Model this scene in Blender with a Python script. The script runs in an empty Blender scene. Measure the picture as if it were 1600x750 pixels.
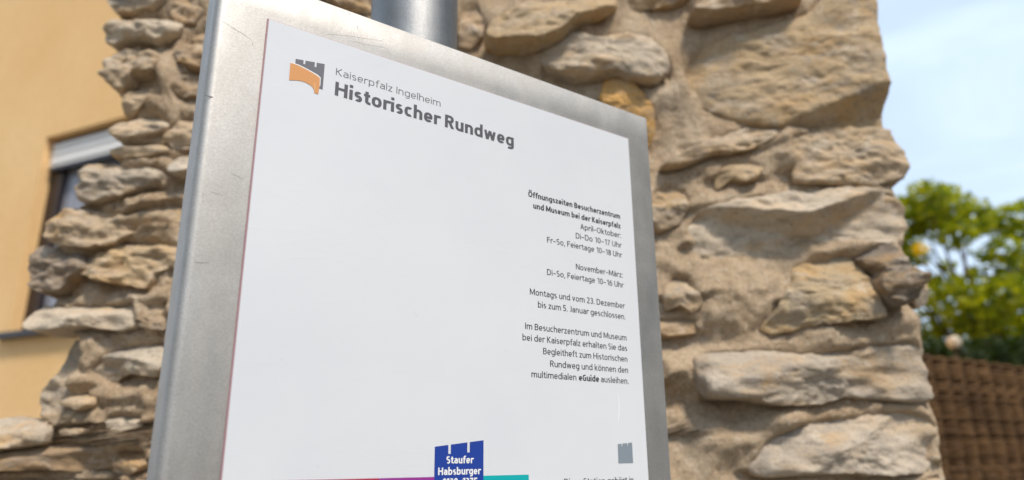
import bpy, bmesh, math, random
import numpy as np
from mathutils import Vector, Matrix

random.seed(7)
rng = np.random.default_rng(7)
SC = bpy.context.scene
COL = SC.collection
R = math.radians

# ------------------------------------------------------------------ camera
EYE = np.array([0.0, 0.0, 1.5])
F_PX, W_PX, H_PX = 1130.0, 1600.0, 750.0
_up = np.array([-33.0, 3738.0, -1130.0]); _up /= np.linalg.norm(_up)
_fw = np.array([0, 0, -1.0]); _fy = _fw - _up * (_fw @ _up); _fy /= np.linalg.norm(_fy)
_fx = np.cross(_fy, _up)
ROT = np.array([_fx, _fy, _up])           # world <- camera
cam = bpy.data.cameras.new('camera')
camo = bpy.data.objects.new('camera', cam); COL.objects.link(camo)
M4 = Matrix.Identity(4)
for i in range(3):
    for j in range(3): M4[i][j] = ROT[i][j]
    M4[i][3] = EYE[i]
camo.matrix_world = M4
cam.sensor_width = 36.0
cam.lens = 36.0 * F_PX / W_PX
cam.clip_start = 0.02; cam.clip_end = 3000
cam.dof.use_dof = True
cam.dof.focus_distance = 0.66
cam.dof.aperture_fstop = 3.5
SC.camera = camo

# ------------------------------------------------------------------ light
SUN_AZ = (0.50, -0.866); SUN_EL = 55.0
world = bpy.data.worlds.new('World'); SC.world = world; world.use_nodes = True
wn, wl = world.node_tree.nodes, world.node_tree.links
wn.clear()
w_out = wn.new('ShaderNodeOutputWorld'); w_bg = wn.new('ShaderNodeBackground')
w_sky = wn.new('ShaderNodeTexSky'); w_sky.sky_type = 'NISHITA'; w_sky.sun_disc = False
w_sky.sun_elevation = R(SUN_EL); w_sky.sun_rotation = math.atan2(SUN_AZ[0], SUN_AZ[1])
w_sky.air_density = 1.0; w_sky.dust_density = 1.2; w_sky.ozone_density = 1.0
w_tc = wn.new('ShaderNodeTexCoord'); w_map = wn.new('ShaderNodeMapping')
w_map.inputs['Scale'].default_value = (1.0, 1.0, 3.2)
w_map.inputs['Rotation'].default_value = (0.1, 0.2, 0.6)
w_noise = wn.new('ShaderNodeTexNoise'); w_noise.inputs['Scale'].default_value = 2.0
w_noise.inputs['Detail'].default_value = 7; w_noise.inputs['Roughness'].default_value = 0.55
w_noise.inputs['Distortion'].default_value = 0.6
w_ramp = wn.new('ShaderNodeValToRGB')
w_ramp.color_ramp.elements[0].position = 0.34; w_ramp.color_ramp.elements[0].color = (0.62, 0.62, 0.62, 1)
w_ramp.color_ramp.elements[1].position = 0.66; w_ramp.color_ramp.elements[1].color = (0.95, 0.95, 0.95, 1)
w_mix = wn.new('ShaderNodeMix'); w_mix.data_type = 'RGBA'
w_mix.inputs['B'].default_value = (6.0, 7.3, 8.9, 1)
wl.new(w_tc.outputs['Generated'], w_map.inputs['Vector']); wl.new(w_map.outputs['Vector'], w_noise.inputs['Vector'])
wl.new(w_noise.outputs['Fac'], w_ramp.inputs['Fac']); wl.new(w_ramp.outputs['Color'], w_mix.inputs['Factor'])
wl.new(w_sky.outputs['Color'], w_mix.inputs['A']); wl.new(w_mix.outputs['Result'], w_bg.inputs['Color'])
w_bg.inputs['Strength'].default_value = 0.092
wl.new(w_bg.outputs['Background'], w_out.inputs['Surface'])

sun = bpy.data.lights.new('sun', 'SUN'); sun.energy = 2.5; sun.angle = R(9); sun.color = (1.0, 0.91, 0.79)
suno = bpy.data.objects.new('sun', sun); COL.objects.link(suno)
_sd = Vector((SUN_AZ[0] * math.cos(R(SUN_EL)), SUN_AZ[1] * math.cos(R(SUN_EL)), math.sin(R(SUN_EL))))
suno.rotation_euler = _sd.to_track_quat('Z', 'Y').to_euler(); suno.location = (3, -3, 6)

SC.view_settings.view_transform = 'Standard'; SC.view_settings.look = 'None'
SC.view_settings.gamma = 1.0; SC.view_settings.exposure = 0.66
SC.render.engine = 'CYCLES'

# ------------------------------------------------------------------ helpers
def ray(p):
    return ROT @ np.array([p[0] - W_PX / 2, -(p[1] - H_PX / 2), -F_PX])

def on_plane(p, pt, n):
    """where the photo's pixel p meets the plane through pt with normal n"""
    d = ray(p); t = ((pt - EYE) @ n) / (d @ n)
    return EYE + d * t

def link(name, me, mat=None, parent=None, smooth=False):
    o = bpy.data.objects.new(name, me); COL.objects.link(o)
    if mat: me.materials.append(mat)
    if parent: o.parent = parent
    if smooth: me.polygons.foreach_set('use_smooth', [True] * len(me.polygons))
    return o

def mesh(name, verts, faces):
    me = bpy.data.meshes.new(name)
    me.from_pydata([tuple(map(float, v)) for v in verts], [], [tuple(map(int, f)) for f in faces])
    me.update(); return me

def fix_normals(me):
    bm = bmesh.new(); bm.from_mesh(me); bmesh.ops.recalc_face_normals(bm, faces=bm.faces); bm.to_mesh(me); bm.free()

def obj_bm(name, bm, mat, parent=None, smooth=False):
    bmesh.ops.recalc_face_normals(bm, faces=bm.faces)
    me = bpy.data.meshes.new(name); bm.to_mesh(me); bm.free()
    return link(name, me, mat, parent, smooth)

def thing(name, label, cat, loc=(0, 0, 0), group=None):
    o = bpy.data.objects.new(name, None); COL.objects.link(o)
    o.location = loc; o.empty_display_size = 0.1
    o['label'] = label; o['category'] = cat
    if group: o['group'] = group
    return o

def place(o, parent):
    """parent o (modelled in world space) to a thing standing elsewhere"""
    o.parent = parent; o.matrix_parent_inverse = Matrix.Translation(parent.location).inverted()
    return o

def box(bm, origin, ax, ay, az, a, b):
    """box from corner a to b in the frame origin, ax, ay, az"""
    vs = []
    for i in (0, 1):
        for j in (0, 1):
            for k in (0, 1):
                c = ((a, b)[i][0], (a, b)[j][1], (a, b)[k][2])
                vs.append(bm.verts.new(Vector(origin) + Vector(ax) * c[0] + Vector(ay) * c[1] + Vector(az) * c[2]))
    for f in ((0, 1, 3, 2), (4, 6, 7, 5), (0, 4, 5, 1), (2, 3, 7, 6), (0, 2, 6, 4), (1, 5, 7, 3)):
        bm.faces.new([vs[q] for q in f])

def bevel(bm, w, seg=2):
    bmesh.ops.bevel(bm, geom=list(bm.edges), offset=w, segments=seg, profile=0.6, affect='EDGES')

def tube(bm, pts, rad, n=8, cap=True):
    rings = []
    for i, p in enumerate(pts):
        p = Vector(p); a = Vector(pts[max(i - 1, 0)]); b = Vector(pts[min(i + 1, len(pts) - 1)])
        t = (b - a).normalized()
        u = t.cross(Vector((0, 0, 1)) if abs(t.z) < 0.9 else Vector((1, 0, 0))).normalized(); v = t.cross(u)
        r = rad[i] if hasattr(rad, '__len__') else rad
        rings.append([bm.verts.new(p + (u * math.cos(2 * math.pi * k / n) + v * math.sin(2 * math.pi * k / n)) * r) for k in range(n)])
    for a, b in zip(rings, rings[1:]):
        for k in range(n): bm.faces.new((a[k], a[(k + 1) % n], b[(k + 1) % n], b[k]))
    if cap: bm.faces.new(rings[0][::-1]); bm.faces.new(rings[-1])

# vectorised gradient noise
_perm = rng.permutation(256); _perm = np.concatenate([_perm, _perm, _perm])
_grad = rng.normal(size=(256, 3)); _grad /= np.linalg.norm(_grad, axis=1)[:, None]
def noise3(p):
    p = np.asarray(p, float); i = np.floor(p).astype(int); f = p - i; i &= 255
    w = f * f * f * (f * (f * 6 - 15) + 10); out = 0
    for dx in (0, 1):
        for dy in (0, 1):
            for dz in (0, 1):
                h = _perm[_perm[_perm[i[:, 0] + dx] + i[:, 1] + dy] + i[:, 2] + dz]
                g = (_grad[h] * (f - np.array([dx, dy, dz]))).sum(1)
                wx = w[:, 0] if dx else 1 - w[:, 0]; wy = w[:, 1] if dy else 1 - w[:, 1]; wz = w[:, 2] if dz else 1 - w[:, 2]
                out = out + g * wx * wy * wz
    return out * 1.5
def fbm(p, s, oct=4, rough=0.5):
    v = 0; a = 1
    for o in range(oct): v = v + a * noise3(np.asarray(p) * s * 2 ** o + 17.3 * o); a *= rough
    return v

# ------------------------------------------------------------------ materials
def mat_new(name):
    m = bpy.data.materials.new(name); m.use_nodes = True
    return m, m.node_tree.nodes, m.node_tree.links, m.node_tree.nodes['Principled BSDF']

def flat(name, col, rough=0.5, metal=0.0, spec=0.5):
    m, n, l, b = mat_new(name)
    b.inputs['Base Color'].default_value = (*col, 1); b.inputs['Roughness'].default_value = rough
    b.inputs['Metallic'].default_value = metal; b.inputs['Specular IOR Level'].default_value = spec
    return m

def nz(n, l, vec, scale, detail=4, rough=0.55, dist=0.0):
    t = n.new('ShaderNodeTexNoise'); t.inputs['Scale'].default_value = scale; t.inputs['Detail'].default_value = detail
    t.inputs['Roughness'].default_value = rough; t.inputs['Distortion'].default_value = dist
    l.new(vec, t.inputs['Vector']); return t.outputs['Fac']
def ramp(n, l, fac, stops):
    r = n.new('ShaderNodeValToRGB'); e = r.color_ramp.elements
    while len(e) < len(stops): e.new(0.5)
    for q, (p, c) in zip(e, stops):
        q.position = p; q.color = (*c, 1) if hasattr(c, '__len__') else (c, c, c, 1)
    l.new(fac, r.inputs['Fac']); return r.outputs['Color']
def mix(n, l, fac, a, b, mode='MIX'):
    m = n.new('ShaderNodeMix'); m.data_type = 'RGBA'; m.blend_type = mode
    for s, v in (('Factor', fac), ('A', a), ('B', b)):
        if isinstance(v, (int, float)): m.inputs[s].default_value = v
        elif isinstance(v, tuple): m.inputs[s].default_value = (*v, 1)
        else: l.new(v, m.inputs[s])
    return m.outputs['Result']
def bump(n, l, h, strength, dist, prev=None):
    b = n.new('ShaderNodeBump'); b.inputs['Strength'].default_value = strength; b.inputs['Distance'].default_value = dist
    l.new(h, b.inputs['Height'])
    if prev: l.new(prev, b.inputs['Normal'])
    return b.outputs['Normal']

def stone_material():
    m, n, l, b = mat_new('weathered limestone')
    tc = n.new('ShaderNodeTexCoord'); v = tc.outputs['Object']
    oi = n.new('ShaderNodeObjectInfo')
    mp = n.new('ShaderNodeMapping'); mp.inputs['Scale'].default_value = (1, 1, 2.2); l.new(v, mp.inputs['Vector']); vs = mp.outputs['Vector']
    base = oi.outputs['Color']
    ochre = mix(n, l, 0.75, base, (0.52, 0.31, 0.12)); grey = mix(n, l, 0.7, base, (0.31, 0.275, 0.24))
    pale = mix(n, l, 0.7, base, (0.60, 0.52, 0.42)); dark = mix(n, l, 0.7, base, (0.12, 0.09, 0.065))
    c = mix(n, l, ramp(n, l, nz(n, l, vs, 9, 5, 0.6, 0.4), [(0.48, 0.0), (0.68, 0.8)]), base, ochre)
    mp2 = n.new('ShaderNodeMapping'); mp2.inputs['Location'].default_value = (3.1, 1.7, 5.2); l.new(vs, mp2.inputs['Vector']); v2 = mp2.outputs['Vector']
    c = mix(n, l, ramp(n, l, nz(n, l, v2, 13, 6, 0.65, 0.6), [(0.47, 0.0), (0.66, 0.9)]), c, grey)
    mp3 = n.new('ShaderNodeMapping'); mp3.inputs['Location'].default_value = (7.7, 4.1, 1.2); l.new(v, mp3.inputs['Vector']); v3 = mp3.outputs['Vector']
    c = mix(n, l, ramp(n, l, nz(n, l, v3, 24, 6, 0.65, 0.3), [(0.55, 0.0), (0.68, 0.8)]), c, pale)
    c = mix(n, l, ramp(n, l, nz(n, l, v2, 62, 5, 0.7), [(0.55, 0.0), (0.70, 0.7)]), c, dark)
    c = mix(n, l, ramp(n, l, nz(n, l, v3, 180, 3, 0.7), [(0.57, 0.0), (0.68, 0.7)]), c, dark)
    l.new(c, b.inputs['Base Color']); b.inputs['Roughness'].default_value = 0.92; b.inputs['Specular IOR Level'].default_value = 0.2
    nb = bump(n, l, nz(n, l, vs, 55, 6, 0.65, 0.3), 0.55, 0.009)
    nb = bump(n, l, nz(n, l, v, 210, 4, 0.7), 0.5, 0.004, nb)
    vo = n.new('ShaderNodeTexVoronoi'); vo.inputs['Scale'].default_value = 95; l.new(v3, vo.inputs['Vector'])
    pit = ramp(n, l, vo.outputs['Distance'], [(0.08, 0.0), (0.28, 1.0)])
    nb = bump(n, l, pit, 0.4, 0.005, nb)
    l.new(nb, b.inputs['Normal'])
    return m

def mortar_material():
    m, n, l, b = mat_new('sandy lime mortar')
    tc = n.new('ShaderNodeTexCoord'); v = tc.outputs['Object']
    c = ramp(n, l, nz(n, l, v, 7, 6, 0.6, 0.5), [(0.34, (0.50, 0.36, 0.23)), (0.52, (0.60, 0.455, 0.31)), (0.70, (0.66, 0.54, 0.405))])
    c = mix(n, l, ramp(n, l, nz(n, l, v, 38, 6, 0.7), [(0.48, 0.0), (0.68, 0.45)]), c, (0.36, 0.245, 0.15))
    c = mix(n, l, ramp(n, l, nz(n, l, v, 130, 4, 0.7), [(0.54, 0.0), (0.64, 0.8)]), c, (0.70, 0.60, 0.46))
    c = mix(n, l, ramp(n, l, nz(n, l, v, 210, 3, 0.7), [(0.56, 0.0), (0.65, 0.65)]), c, (0.20, 0.145, 0.10))
    l.new(c, b.inputs['Base Color']); b.inputs['Roughness'].default_value = 0.97; b.inputs['Specular IOR Level'].default_value = 0.1
    nb = bump(n, l, nz(n, l, v, 70, 7, 0.7), 1.0, 0.012)
    nb = bump(n, l, nz(n, l, v, 260, 4, 0.7), 0.6, 0.004, nb)
    l.new(nb, b.inputs['Normal'])
    return m

def metal_material(name, lo, hi, rough, grain=0.15):
    m, n, l, b = mat_new(name)
    tc = n.new('ShaderNodeTexCoord'); v = tc.outputs['Object']
    mp = n.new('ShaderNodeMapping'); mp.inputs['Scale'].default_value = (1, 1, 0.22); l.new(v, mp.inputs['Vector'])
    c = ramp(n, l, nz(n, l, v, 26, 5, 0.6), [(0.3, lo), (0.7, hi)])
    c = mix(n, l, ramp(n, l, nz(n, l, v, 700, 2, 0.6), [(0.35, 0.0), (0.65, 0.45)]), c, tuple(x * 0.76 for x in lo))
    l.new(c, b.inputs['Base Color']); b.inputs['Metallic'].default_value = 1.0
    r = ramp(n, l, nz(n, l, mp.outputs['Vector'], 45, 5, 0.65), [(0.3, rough - 0.05), (0.7, rough + 0.07)])
    l.new(r, b.inputs['Roughness'])
    nb = bump(n, l, nz(n, l, v, 700, 3, 0.6), grain, 0.0006)
    nb = bump(n, l, nz(n, l, v, 14, 3, 0.5), 0.05, 0.004, nb)
    l.new(nb, b.inputs['Normal'])
    return m

def panel_material():
    m, n, l, b = mat_new('white printed laminate')
    tc = n.new('ShaderNodeTexCoord'); v = tc.outputs['Object']
    c = ramp(n, l, nz(n, l, v, 5, 4, 0.6), [(0.3, (0.64, 0.658, 0.70)), (0.7, (0.685, 0.70, 0.732))])
    l.new(c, b.inputs['Base Color']); b.inputs['Roughness'].default_value = 0.32; b.inputs['Specular IOR Level'].default_value = 0.45
    mp = n.new('ShaderNodeMapping'); mp.inputs['Scale'].default_value = (1, 1, 3.0); mp.inputs['Rotation'].default_value = (0.3, 0.5, 0.2)
    l.new(v, mp.inputs['Vector'])
    w = n.new('ShaderNodeMath'); w.operation = 'ABSOLUTE'
    sb = n.new('ShaderNodeMath'); sb.operation = 'SUBTRACT'; sb.inputs[1].default_value = 0.5
    l.new(nz(n, l, mp.outputs['Vector'], 5.0, 2, 0.5, 0.8), sb.inputs[0]); l.new(sb.outputs[0], w.inputs[0])
    ridge = ramp(n, l, w.outputs[0], [(0.0, 1.0), (0.012, 0.0)])
    nb = bump(n, l, ridge, 0.035, 0.0008)
    nb = bump(n, l, nz(n, l, v, 16, 3, 0.5), 0.10, 0.003, nb)
    l.new(nb, b.inputs['Normal'])
    return m

def plaster_material():
    m, n, l, b = mat_new('apricot render')
    tc = n.new('ShaderNodeTexCoord'); v = tc.outputs['Object']
    c = ramp(n, l, nz(n, l, v, 1.3, 6, 0.6), [(0.3, (0.79, 0.50, 0.225)), (0.7, (0.87, 0.58, 0.295))])
    c = mix(n, l, ramp(n, l, nz(n, l, v, 30, 5, 0.6), [(0.4, 0.0), (0.75, 0.35)]), c, (0.66, 0.42, 0.19))
    l.new(c, b.inputs['Base Color']); b.inputs['Roughness'].default_value = 0.95; b.inputs['Specular IOR Level'].default_value = 0.1
    l.new(bump(n, l, nz(n, l, v, 160, 4, 0.65), 0.5, 0.004), b.inputs['Normal'])
    return m

def leaf_material(name, c0, c1, trans):
    m, n, l, b = mat_new(name)
    g = n.new('ShaderNodeNewGeometry')
    c = ramp(n, l, g.outputs['Random Per Island'], [(0.0, c0), (1.0, c1)])
    l.new(c, b.inputs['Base Color']); b.inputs['Roughness'].default_value = 0.5; b.inputs['Specular IOR Level'].default_value = 0.3
    t = n.new('ShaderNodeBsdfTranslucent'); l.new(mix(n, l, 1.0, c, (1.6, 1.5, 0.6), 'MULTIPLY'), t.inputs['Color'])
    ms = n.new('ShaderNodeMixShader'); ms.inputs[0].default_value = trans
    l.new(b.outputs[0], ms.inputs[1]); l.new(t.outputs[0], ms.inputs[2])
    l.new(ms.outputs[0], n['Material Output'].inputs['Surface'])
    return m

def noisy(name, c0, c1, scale, rough=0.9, b_str=0.6, b_dist=0.01):
    m, n, l, b = mat_new(name)
    v = n.new('ShaderNodeTexCoord').outputs['Object']
    l.new(ramp(n, l, nz(n, l, v, scale, 6, 0.65, 0.2), [(0.3, c0), (0.7, c1)]), b.inputs['Base Color'])
    b.inputs['Roughness'].default_value = rough; b.inputs['Specular IOR Level'].default_value = 0.2
    l.new(bump(n, l, nz(n, l, v, scale * 3, 5, 0.65), b_str, b_dist), b.inputs['Normal'])
    return m

M_STONE = stone_material(); M_MORTAR = mortar_material()
M_FRAME = metal_material('brushed aluminium', (0.45, 0.43, 0.405), (0.54, 0.52, 0.495), 0.56)
M_POST = metal_material('galvanised steel', (0.27, 0.272, 0.275), (0.38, 0.38, 0.378), 0.5, 0.35)
M_PANEL = panel_material(); M_PLASTER = plaster_material()
M_EDGE = flat('panel core', (0.36, 0.20, 0.22), 0.6)
def ink(name, c): return flat(name, c, 0.38, 0, 0.4)
I_TEXT = ink('charcoal ink', (0.045, 0.044, 0.05)); I_HEAD = ink('dark grey ink', (0.105, 0.102, 0.115)); I_LIGHT = ink('mid grey ink', (0.17, 0.165, 0.18))
I_GREY = ink('slate ink', (0.15, 0.15, 0.17)); I_ORANGE = ink('orange ink', (0.64, 0.30, 0.11)); I_BLUE = ink('royal blue ink', (0.016, 0.050, 0.30))
I_RED = ink('crimson ink', (0.42, 0.02, 0.06)); I_PURPLE = ink('purple ink', (0.28, 0.035, 0.27)); I_TEAL = ink('teal ink', (0.004, 0.38, 0.40))
I_CASTLE = ink('pale slate ink', (0.22, 0.26, 0.30)); I_WHITE = ink('white ink', (0.80, 0.80, 0.80))
M_SCRATCH = flat('scratch', (0.10, 0.09, 0.09), 0.6)

# ------------------------------------------------------------------ ground
def build_ground():
    n = 60; vs = []; fs = []
    ax = np.concatenate([-np.geomspace(400, 0.5, n // 2), [0], np.geomspace(0.5, 400, n // 2)])
    X, Y = np.meshgrid(ax, ax); P = np.stack([X.ravel(), Y.ravel(), np.zeros(X.size)], 1)
    P[:, 2] = 0.02 * fbm(P, 0.8, 3) * np.clip(np.abs(P[:, 0]) + np.abs(P[:, 1]), 0, 10) / 10
    k = len(ax)
    for i in range(k - 1):
        for j in range(k - 1): fs.append((i * k + j, i * k + j + 1, (i + 1) * k + j + 1, (i + 1) * k + j))
    o = link('ground', mesh('ground', P, fs), noisy('gravelly earth', (0.13, 0.115, 0.085), (0.24, 0.21, 0.165), 6), smooth=True)
    o['kind'] = 'structure'
build_ground()

# ------------------------------------------------------------------ rubble wall
YW = 1.27                                   # front of the mortar
NW = np.array([0, 1.0, 0])
def wp(p, y=None):                           # photo pixel -> (x, z) on the wall's face
    q = on_plane(p, np.array([0, (YW - 0.015) if y is None else y, 0]), NW); return np.array([q[0], q[2]])

class Outline:
    def __init__(s, pts):
        P = np.array(pts); a = P; b = np.roll(P, -1, 0)
        cr = a[:, 0] * b[:, 1] - a[:, 1] * b[:, 0]; A = cr.sum() / 2
        s.c = np.array([((a[:, 0] + b[:, 0]) * cr).sum(), ((a[:, 1] + b[:, 1]) * cr).sum()]) / (6 * A)
        s.P = P; s.min = P.min(0); s.max = P.max(0)
        th = np.linspace(-math.pi, math.pi, 361); s.th = th
        D = np.stack([np.cos(th), np.sin(th)], 1); r = np.zeros(len(th))
        for p, q in zip(a - s.c, b - s.c):
            e = q - p; den = D[:, 0] * e[1] - D[:, 1] * e[0]
            with np.errstate(all='ignore'):
                t = (p[0] * e[1] - p[1] * e[0]) / den; w = (p[0] * D[:, 1] - p[1] * D[:, 0]) / den
            ok = (t > 0) & (w >= -1e-6) & (w <= 1 + 1e-6); r = np.where(ok & (t > r), t, r)
        r = np.where(r <= 0, np.median(r[r > 0]), r)
        k = np.array([1, 2, 4, 2, 1.]); k /= k.sum(); rr = np.concatenate([r[-5:-1], r, r[1:5]])
        s.r = np.convolve(rr, k, 'same')[4:-4]
    def rad(s, th): return np.interp(th, s.th, s.r)

STONES = []      # (outline, depth, colour, cuts)
C_BEIGE = (0.48, 0.365, 0.245); C_PALE = (0.55, 0.455, 0.345); C_GREY = (0.46, 0.38, 0.29); C_OCHRE = (0.56, 0.31, 0.10)
C_TAN = (0.43, 0.305, 0.19); C_DARK = (0.27, 0.21, 0.155); C_SAND = (0.51, 0.375, 0.23)
def st(pts, depth, col, **kw): STONES.append((Outline([wp(p, YW - .5 * depth) for p in pts]), depth, col, kw))
# left, broken end of the wall
st([(160,-25),(275,-30),(266,0),(240,14),(205,18),(182,17),(168,2)], .055, C_GREY)
st([(268,0),(290,-12),(318,-5),(318,25),(308,42),(285,44),(270,30)], .03, C_TAN)
st([(160,45),(162,30),(168,25),(205,21),(250,17),(278,22),(288,36),(280,54),(262,64),(248,71),(234,64),(205,64),(180,71),(165,62)], .05, C_PALE)
st([(159,102),(170,84),(190,70),(225,66),(246,82),(251,102),(243,117),(214,122),(206,137),(196,147),(180,137),(165,125)], .06, C_BEIGE)
st([(272,78),(290,55),(315,42),(340,52),(338,85),(328,110),(300,112),(280,102)], .035, C_TAN)
st([(200,138),(225,121),(260,118),(266,145),(236,162),(216,180),(197,182)], .035, C_BEIGE)
st([(266,116),(300,106),(322,125),(318,150),(290,156),(268,146)], .03, C_TAN)
st([(174,208),(200,190),(225,174),(250,177),(268,190),(256,207),(230,214),(200,219),(183,217)], .05, C_PALE)
st([(168,236),(190,222),(230,217),(264,228),(270,241),(240,248),(200,248),(172,243)], .035, C_SAND)
st([(262,200),(285,180),(310,174),(314,215),(302,236),(275,236),(262,222)], .03, C_BEIGE)
st([(268,263),(281,248),(304,243),(306,271),(286,278),(271,274)], .04, (0.58, 0.51, 0.42), tilt=.4)
st([(124,257),(134,250),(165,247),(200,249),(240,259),(260,274),(252,291),(215,302),(180,312),(150,320),(134,317),(125,302),(129,280)], .05, C_GREY)
st([(74,374),(77,346),(87,325),(120,321),(160,324),(200,329),(240,319),(282,304),(298,320),(292,346),(250,352),(215,362),(180,386),(140,392),(100,387)], .055, C_BEIGE)
st([(43,387),(59,377),(92,379),(132,394),(138,420),(112,441),(91,457),(60,457),(44,446),(38,415)], .055, C_DARK)
st([(108,402),(150,385),(200,369),(246,371),(284,384),(281,411),(242,427),(232,452),(190,444),(150,437),(119,427)], .055, C_SAND)
st([(35,511),(43,490),(54,470),(90,477),(130,469),(170,474),(216,467),(224,490),(217,513),(190,518),(140,512),(90,518),(50,517)], .06, C_PALE)
st([(220,470),(272,464),(276,500),(266,522),(230,517)], .025, C_TAN)
st([(60,632),(68,610),(93,580),(103,545),(114,526),(129,529),(132,570),(127,600),(112,641),(96,672),(71,657)], .02, C_GREY)
st([(131,582),(154,551),(190,534),(230,529),(266,531),(266,577),(252,592),(212,584),(190,587),(166,607),(149,602)], .06, (0.49, 0.42, 0.33))
st([(101,633),(114,614),(140,604),(157,620),(154,636),(130,642)], .045, C_BEIGE)
st([(163,656),(180,644),(210,639),(233,650),(228,669),(195,675),(171,669)], .045, C_PALE)
st([(93,669),(110,659),(140,661),(153,672),(126,684),(99,680)], .04, C_BEIGE)
st([(-30,656),(0,649),(40,654),(76,657),(84,675),(76,692),(30,702),(-30,708)], .06, C_GREY)
st([(-30,718),(10,706),(60,690),(110,684),(160,689),(184,710),(177,731),(130,737),(60,735),(-30,738)], .055, (0.33, 0.23, 0.14))
st([(179,702),(200,690),(236,699),(239,726),(205,742),(181,737)], .035, C_TAN)
st([(204,767),(212,743),(250,742),(250,768)], .045, C_PALE)
st([(-30,747),(80,743),(150,749),(192,749),(194,785),(-30,790)], .055, C_TAN)
# right of the post
st([(756,62),(768,36),(790,14),(830,-12),(968,-18),(963,14),(932,26),(902,37),(876,61),(840,74),(800,75),(774,72)], .075, C_SAND, tilt=.85, nf=1)
st([(842,96),(849,66),(870,52),(920,55),(985,52),(1022,60),(1040,90),(1046,112),(1032,131),(1010,135),(960,124),(900,124),(859,110)], .05, C_PALE, e=.3, tilt=.35)
st([(936,152),(941,126),(965,109),(986,111),(1002,135),(1017,165),(1024,205),(1016,228),(980,217),(950,182)], .045, (0.66, 0.385, 0.135), amp=.7, tilt=.5)
st([(716,10),(745,4),(759,30),(754,60),(736,77),(716,74)], .02, C_TAN)
st([(480,-45),(540,-32),(577,-10),(580,16),(545,18),(496,-5)], .035, C_TAN)
st([(1018,296),(1048,284),(1074,294),(1080,320),(1062,347),(1030,364),(1014,352)], .03, C_BEIGE)
st([(975,-20),(1010,-30),(1070,-25),(1078,-2),(1050,12),(1000,14),(978,6)], .03, C_TAN)
# quoins and stones of the right hand end
st([(1078,22),(1090,4),(1120,-22),(1262,-24),(1256,2),(1204,12),(1150,18),(1103,25)], .09, C_TAN)
st([(1064,102),(1082,76),(1120,54),(1200,34),(1262,18),(1320,-40),(1366,-40),(1369,40),(1380,120),(1394,197),(1340,203),(1260,198),(1200,192),(1150,180),(1100,152),(1074,132)], .075, C_SAND, e=.14, tilt=.1, nf=0, amp=.6, lr=(.05,1.05),
   chamfer=[((1180,181),(1374,137),.055)])
st([(1020,266),(1055,250),(1100,225),(1150,200),(1190,186),(1219,189),(1228,205),(1212,219),(1170,234),(1110,245),(1060,264)], .04, C_BEIGE)
st([(1115,277),(1124,260),(1150,247),(1182,249),(1195,265),(1183,281),(1160,287),(1140,283),(1121,297)], .04, C_SAND)
st([(1226,217),(1290,200),(1388,202),(1408,240),(1415,282),(1360,292),(1290,294),(1236,288)], .022, C_BEIGE, e=.2, nf=0, tilt=.2)
st([(1074,347),(1099,321),(1150,305),(1230,293),(1300,288),(1350,285),(1402,291),(1431,315),(1435,350),(1418,374),(1340,369),(1280,374),(1200,394),(1130,400),(1094,397),(1083,376)], .085, C_PALE, tilt=.75, e=.25,
   chamfer=[((1150,392),(1250,328),.06), ((1230,330),(1330,352),.05)])
st([(1187,512),(1214,481),(1235,441),(1240,411),(1280,390),(1335,384),(1362,396),(1368,430),(1372,470),(1378,498),(1320,503),(1250,515),(1209,523)], .07, (0.42, 0.32, 0.20))
st([(1338,392),(1360,378),(1390,367),(1414,369),(1422,400),(1424,450),(1420,474),(1402,483),(1376,476),(1366,450),(1370,425)], .095, (0.19, 0.155, 0.12), amp=1.4)
st([(1422,420),(1438,412),(1446,440),(1445,475),(1430,484),(1422,460)], .03, C_GREY)
st([(1033,467),(1039,440),(1055,422),(1079,427),(1092,450),(1095,481),(1081,492),(1060,480),(1040,488)], .045, C_BEIGE)
st([(1020,502),(1060,491),(1092,499),(1088,521),(1040,528),(1018,522)], .025, C_TAN)
st([(1080,562),(1098,550),(1200,544),(1250,551),(1320,540),(1442,529),(1458,545),(1464,580),(1468,621),(1440,628),(1380,624),(1320,620),(1270,632),(1215,634),(1160,624),(1100,625),(1086,600)], .085, (0.49, 0.41, 0.32), e=.17, tilt=.75, nf=2, amp=1.0)
st([(1165,734),(1196,690),(1240,664),(1300,650),(1380,640),(1442,639),(1465,650),(1480,670),(1477,722),(1457,737),(1400,743),(1300,738),(1230,745),(1180,748)], .085, (0.48, 0.405, 0.32), e=.2, tilt=.8, nf=3, amp=1.0, lr=(.5,1.1))
st([(1438,744),(1476,739),(1482,772),(1440,776)], .05, C_BEIGE)
st([(1046,667),(1061,659),(1070,680),(1056,694)], .03, C_SAND)
st([(1120,765),(1160,756),(1300,758),(1420,756),(1440,775),(1430,830),(1300,840),(1140,830)], .07, C_GREY)

# wall ends, as photo pixels along the broken left side and the upright right side
L_PX = [(150,-260),(185,-120),(195,20),(192,60),(186,100),(205,165),(215,190),(195,225),(185,246),(150,275),(150,300),(110,340),(80,370),(70,420),(70,470),(65,505),(125,530),(125,560),(100,600),(85,640),(60,662),(-80,680),(-300,700)]
lp = np.array([wp(p, YW) for p in L_PX]); lz = lp[::-1, 1]; lx = lp[::-1, 0]
x_right = wp((1432, 430), YW)[0]
Z_TOP = float(lp[0, 1]) ; 
def left_x(z): return np.interp(z, lz, lx)

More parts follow.
